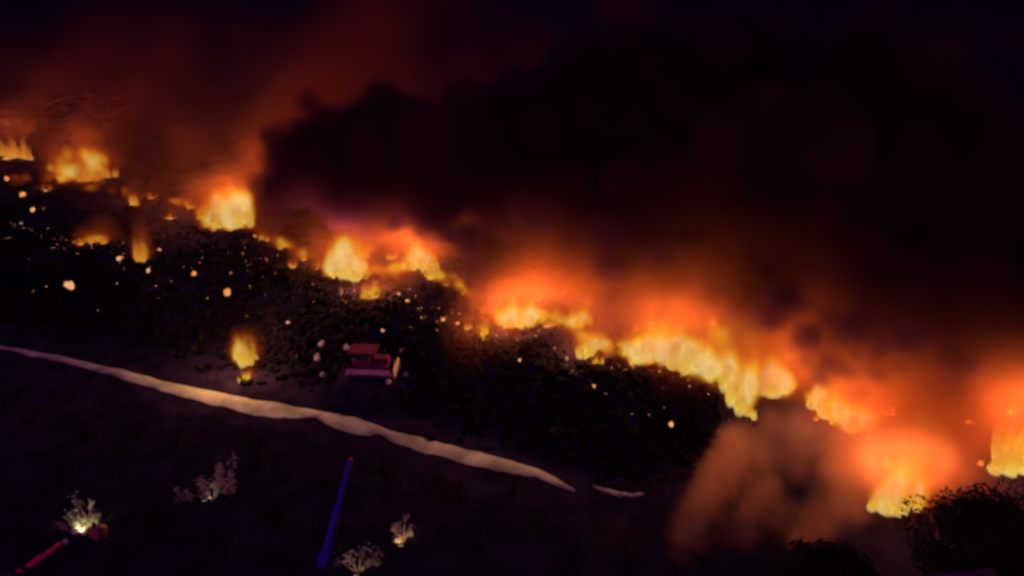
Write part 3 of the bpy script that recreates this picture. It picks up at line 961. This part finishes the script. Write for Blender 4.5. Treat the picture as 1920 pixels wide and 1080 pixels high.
def smoke():
    r = random.Random(3); nr = np.random.default_rng(5)
    g = Grid((-150, 40, -1), (70, 230, 62), 1.4)
    # plumes: a chain of growing puffs blown up and to the right from each burning patch
    for p, pw, fx in LIGHTS:
        s = (pw * 2.5 / 10000) ** .5
        if s < .35 or 455 < fx < 465: continue
        n = 16
        for i in range(n):
            t = i / n
            L_ = (46 if fx < 560 else 9) * t * min(1.3, s + .3)
            c = p + Vector((.62 * L_ + r.gauss(0, 1.5 + 2 * t), .42 * L_ + r.gauss(0, 1.5), -1.5 + .62 * L_ + r.gauss(0, 1 + 2 * t)))
            rad = 4.0 * (.6 + .5 * s) * (1 + (2.6 if fx < 560 else .9) * t)
            g.puff(c, rad, ((.16 if fx < 1100 else .11) * (1 - t) ** 1.6 + .006) * min(1.2, .5 + s * .6))
    # broad bank of thinner smoke hanging behind the fire line
    for i in range(90):
        x = r.uniform(-120, 5); yc = float(line_y(crest, x))
        g.puff((x, yc + r.uniform(14, 70), r.uniform(4, 34)), (r.uniform(14, 26), r.uniform(14, 26), r.uniform(8, 15)), r.uniform(.01, .035))
    # smoke spilling down past the end of the heap towards the viewer
    for px, py, z, rd, a in [(1640, 860, 5, 8, .7), (1720, 830, 6, 8, .6), (1780, 860, 6, 7, .5), (1820, 780, 8, 8, .5), (1700, 760, 8, 9, .6), (1600, 800, 5, 6, .5), (1860, 760, 8, 8, .6), (1760, 800, 7, 7, .6), (1660, 900, 6, 5, .5), (1740, 900, 6, 5, .5),
                             (1150, 1010, 2, 3, .25)]:
        g.puff(pix(px, py, z), (rd, rd, rd * .8), a * .6)
    for px, py, Y, rd, a in [(520, 290, 122, 8, .5), (560, 230, 126, 9, .5), (650, 185, 128, 9, .5), (760, 150, 130, 10, .5), (880, 165, 130, 9, .45), (1000, 120, 132, 10, .4), (1170, 25, 138, 10, .5),
                             (420, 280, 126, 9, .4), (330, 230, 132, 10, .25), (150, 250, 150, 10, .25), (30, 230, 150, 9, .3), (20, 130, 150, 10, .12), (295, 90, 150, 6, .12),
                             (1300, 470, 92, 5, .5), (1380, 440, 94, 5, .5), (1410, 400, 96, 4, .5), (1020, 470, 96, 5, .5), (1040, 420, 100, 5, .35), (1230, 520, 88, 5, .4), (1560, 190, 110, 9, .3),
                             (520, 420, 98, 4, 1.1), (570, 425, 96, 4.5, 1.3), (620, 425, 95, 4, 1.2), (690, 430, 94, 4, 1.2), (740, 440, 93, 4, 1.1), (830, 450, 92, 4, 1.1), (560, 470, 97, 3, 1.), (720, 480, 95, 3, .8)]:
        g.puff(at_dist(px, py, Y), rd, a * .5)
    n1 = fbm(g.n, (7, 7, 12), 3, nr, True); n2 = fbm(g.n, (16, 18, 26), 3, nr)
    tex = np.clip((n1 * .55 + n2 * .45 - .44) * 5.5, 0, 1)
    g.f = np.clip(g.f * (.12 + 1.5 * tex), 0, 1.6)
    for p, pw, fx in LIGHTS:
        g.puff(p, 2.7, 1.5, 'cut')
    g.ground_clip()
    m = smoke_mat('firelit_smoke', (.36, .125, .055), (.08, .5, .75), .10)
    g.build('smoke', m, 'smoke blown up and to the right from the fires, lit orange and red')
    # smoke spilling down past the end of the heap towards the viewer
    g = Grid((8, 36, -1), (48, 84, 16), .7)
    for px, py, z, rd, a in [(1450, 815, 3, 2.4, 1.), (1410, 835, 3, 2.6, 1.), (1380, 860, 3, 2.8, 1.), (1355, 905, 3, 2.6, .9), (1325, 950, 3, 2.4, .9), (1300, 990, 3, 2.2, .8), (1280, 1020, 3, 1.8, .7),
                             (1495, 820, 3, 2.6, .9), (1540, 845, 4, 3.0, .9), (1590, 860, 4, 3.4, 1.), (1590, 910, 4, 3.2, 1.), (1565, 955, 4, 2.8, 1.), (1530, 1000, 3, 2.2, 1.), (1505, 1035, 3, 1.5, .9),
                             (1640, 880, 5, 3.4, .9), (1700, 860, 6, 3.6, .8), (1485, 850, 3, 3.2, .95), (1500, 885, 3, 2.8, .7), (1440, 880, 3, 2.8, .7), (1430, 950, 3, 3.0, .5), (1380, 1000, 3, 2.6, .5), (1480, 980, 3, 2.6, .45), (1760, 870, 6, 3, .7), (1620, 830, 6, 3.4, .8)]:
        c = pix(px, py, z)
        g.puff(c + Vector((0, .5, .6)), (rd * 1.2, rd * 1.3, rd * 1.35), 1.1 * a, 'max')
        for k in range(6):
            d = Vector((r.gauss(0, 1), r.gauss(0, 1), r.gauss(0, .8))).normalized() * rd * .7
            g.puff(c + d, rd * r.uniform(.4, .65), a, 'max')
    n1 = fbm(g.n, (5, 6, 9), 3, nr, True); n2 = fbm(g.n, (9, 12, 16), 2, nr)
    g.f = np.clip((g.f - .5 * (1 - n1) - .04) * 1.2, 0, 1) * np.clip((n2 - .24) * 3.0, .2, 1.2)
    for p, pw, fx in LIGHTS:
        g.puff(p, 2.8, 1.6, 'cut')
    g.ground_clip()
    g.build('drifting_smoke', smoke_mat('brown_smoke', (.42, .20, .135), (.12, .38, .5), .55), 'ragged brown smoke spilling down past the end of the heap')
    # sooty billow: nearly black, in front of the glow
    g = Grid((-50, 52, 2), (78, 124, 50), 1.15)
    wall = []
    for px, py, Y, rd in [(560, 300, 95, 6), (545, 345, 93, 5), (600, 270, 97, 7), (640, 320, 93, 8), (690, 255, 97, 8), (700, 340, 93, 8), (760, 290, 95, 9),
                          (800, 360, 93, 8), (830, 280, 97, 10), (900, 320, 97, 10), (640, 375, 91, 5), (960, 250, 101, 12), (980, 380, 93, 9), (750, 235, 99, 7),
                          (1060, 300, 99, 12), (1100, 420, 89, 8), (1060, 200, 103, 11), (1160, 250, 99, 12), (1250, 330, 93, 12), (520, 365, 93, 3.5), (1100, 130, 105, 9)]:
        wall.append((px, py, Y, rd, 1.15))
    wall += [(1330, 200, 100, 12, .9), (1420, 320, 98, 11, .95), (1500, 230, 96, 12, .8), (1480, 430, 92, 10, .95), (1560, 540, 86, 8, 1.), (1600, 380, 92, 12, .9), (1640, 600, 82, 6, .95),
             (1700, 500, 86, 10, .9), (1720, 300, 92, 13, .75), (1780, 620, 80, 6, .9), (1800, 420, 88, 12, .85), (1880, 520, 84, 10, .85), (1880, 300, 92, 13, .7), (1130, 500, 90, 5, 1.),
             (1330, 560, 84, 3.5, .95), (1390, 620, 80, 3, .9), (1540, 660, 78, 4.5, .95), (1330, 480, 90, 4, .8), (1850, 690, 76, 4, .8), (1135, 440, 78, 3.2, 1.), (1150, 500, 76, 3, 1.), (1140, 560, 75, 2.4, .9), (1160, 600, 73, 1.8, .8), (880, 440, 84, 3.2, 1.), (890, 500, 82, 2.6, .95),
             (900, 545, 81, 1.8, .8), (1340, 590, 68, 2.4, 1.), (1390, 630, 66, 2.2, 1.), (1430, 600, 67, 3, 1.), (1470, 560, 68, 3.6, 1.), (1510, 640, 64, 2.6, 1.), (1560, 690, 61, 2.0, .9),
             (1640, 700, 60, 2.2, .8), (1770, 730, 58, 2.4, .9), (1790, 680, 58, 3.0, .9), (1700, 640, 62, 3.2, .9), (1600, 620, 64, 3.4, .9), (1240, 480, 74, 2.2, .7), (1000, 400, 82, 3, .8), (740, 420, 86, 2.2, .8), (1180, 100, 104, 10, .7), (1400, 90, 104, 12, .6), (1750, 130, 98, 14, .55)]
    for px, py, Y, rd, am in wall:
        c = at_dist(px, py, Y)
        g.puff(c, (rd, rd, rd * .85), am, 'max')
        for k in range(7):
            d = Vector((r.gauss(0, 1), r.gauss(0, 1), r.gauss(0, .8))).normalized() * rd * .8
            g.puff(c + d, rd * r.uniform(.3, .6), am * .88, 'max')
    n1 = fbm(g.n, 7, 3, nr, True)
    g.f = np.clip((g.f - .68 * (1 - n1) - .02) * 4.0, 0, 1)
    for p, pw, fx in LIGHTS:
        g.puff(p, 3.5, 1.8, 'cut')
    g.ground_clip()
    m = smoke_mat('black_smoke', (.055, .014, .052), (.75, .80, .76), .7)
    g.build('black_smoke', m, 'thick black smoke billow hanging over the middle fires')


smoke()


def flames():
    """flames with their glow painted in as emission: hottest and palest inside, deep red where it thins out"""
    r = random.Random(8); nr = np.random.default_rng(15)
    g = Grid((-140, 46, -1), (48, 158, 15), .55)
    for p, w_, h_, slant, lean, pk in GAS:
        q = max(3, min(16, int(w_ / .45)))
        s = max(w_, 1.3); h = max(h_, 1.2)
        g.puff(p + Vector((.3, .5, h * .4)), (s * .95, s * .8, h * 1.1), .20 * pk)  # wide faint glow around the fire, painted in as emission
        halo = 0 if pk > 1.5 else 1      # painted glow above the fire, left off the lone clean flame
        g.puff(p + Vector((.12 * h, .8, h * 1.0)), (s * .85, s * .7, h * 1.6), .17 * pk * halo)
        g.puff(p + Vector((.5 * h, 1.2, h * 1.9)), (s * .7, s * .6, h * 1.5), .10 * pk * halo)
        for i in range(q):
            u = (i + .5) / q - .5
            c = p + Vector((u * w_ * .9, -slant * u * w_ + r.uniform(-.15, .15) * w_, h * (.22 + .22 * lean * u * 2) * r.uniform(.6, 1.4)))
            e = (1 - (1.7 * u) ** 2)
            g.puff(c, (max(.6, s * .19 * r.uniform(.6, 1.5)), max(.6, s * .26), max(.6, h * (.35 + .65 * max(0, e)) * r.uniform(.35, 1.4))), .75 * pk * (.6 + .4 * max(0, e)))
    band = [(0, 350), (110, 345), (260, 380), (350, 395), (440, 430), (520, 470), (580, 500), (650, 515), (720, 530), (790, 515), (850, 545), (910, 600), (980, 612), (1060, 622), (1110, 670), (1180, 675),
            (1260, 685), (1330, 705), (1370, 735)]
    for (ax, ay), (bx, by) in zip(band, band[1:]):  # dim glow painted in between neighbouring fires
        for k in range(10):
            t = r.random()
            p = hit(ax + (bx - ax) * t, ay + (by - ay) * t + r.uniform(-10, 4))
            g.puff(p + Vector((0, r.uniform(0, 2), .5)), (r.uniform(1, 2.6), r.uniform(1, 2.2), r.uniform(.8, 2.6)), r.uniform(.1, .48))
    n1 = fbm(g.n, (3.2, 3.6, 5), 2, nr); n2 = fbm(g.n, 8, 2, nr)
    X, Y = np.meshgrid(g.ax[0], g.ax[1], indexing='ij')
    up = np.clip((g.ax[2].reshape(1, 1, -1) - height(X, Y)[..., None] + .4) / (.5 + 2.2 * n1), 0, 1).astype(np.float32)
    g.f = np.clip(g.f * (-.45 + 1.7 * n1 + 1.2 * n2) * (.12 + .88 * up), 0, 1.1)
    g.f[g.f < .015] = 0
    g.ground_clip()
    m = bpy.data.materials.new('flames_and_glow'); m.use_nodes = True
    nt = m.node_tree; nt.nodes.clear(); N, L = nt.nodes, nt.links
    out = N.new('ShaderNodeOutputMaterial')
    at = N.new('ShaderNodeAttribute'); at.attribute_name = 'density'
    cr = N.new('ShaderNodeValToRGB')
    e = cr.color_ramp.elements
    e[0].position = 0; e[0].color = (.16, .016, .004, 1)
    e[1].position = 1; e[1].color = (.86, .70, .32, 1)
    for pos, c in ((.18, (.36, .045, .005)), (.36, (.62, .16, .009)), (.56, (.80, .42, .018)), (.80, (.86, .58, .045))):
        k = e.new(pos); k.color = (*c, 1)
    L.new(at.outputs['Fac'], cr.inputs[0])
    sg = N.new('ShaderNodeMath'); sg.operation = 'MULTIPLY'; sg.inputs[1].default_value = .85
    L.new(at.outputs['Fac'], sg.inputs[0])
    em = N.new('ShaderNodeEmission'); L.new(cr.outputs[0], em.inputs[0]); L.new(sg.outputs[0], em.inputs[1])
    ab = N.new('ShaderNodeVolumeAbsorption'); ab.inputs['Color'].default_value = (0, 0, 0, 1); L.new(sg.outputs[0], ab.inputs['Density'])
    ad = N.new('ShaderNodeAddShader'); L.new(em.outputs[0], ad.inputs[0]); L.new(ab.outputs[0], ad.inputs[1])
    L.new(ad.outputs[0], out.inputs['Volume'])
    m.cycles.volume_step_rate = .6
    g.build('flames_and_glow', m, 'soft ragged flames along the fire line with glow painted around and between them')


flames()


def sparks():
    """fine glowing specks all along the fire line, too small to pick apart"""
    r = random.Random(21); V, F = [], []
    for _ in range(560):
        x = r.uniform(-110, 26); yc = float(line_y(crest, x))
        y = yc + (r.gauss(0, 1.8) if x > -25 or r.random() < .5 else r.gauss(-5, 5))
        if x > FLANK.x + (y - FLANK.y) * .42: continue
        z = hz(x, y); s = r.uniform(.03, .12); n = len(V)
        V += [(x - s * r.uniform(.6, 1.8), y, z), (x + s, y - s, z + .02), (x + s * .4, y + s * 1.3, z), (x, y, z + s * r.uniform(1, 2.6))]
        F += [(n, n + 1, n + 3), (n + 1, n + 2, n + 3), (n + 2, n, n + 3), (n, n + 2, n + 1)]
    me = bpy.data.meshes.new('sparks'); me.from_pydata(V, [], F); me.update(); me.materials.append(M['ember_hot'])
    tag(link(bpy.data.objects.new('sparks', me)), 'fine glowing specks scattered along the fire line', kind='stuff')


sparks()
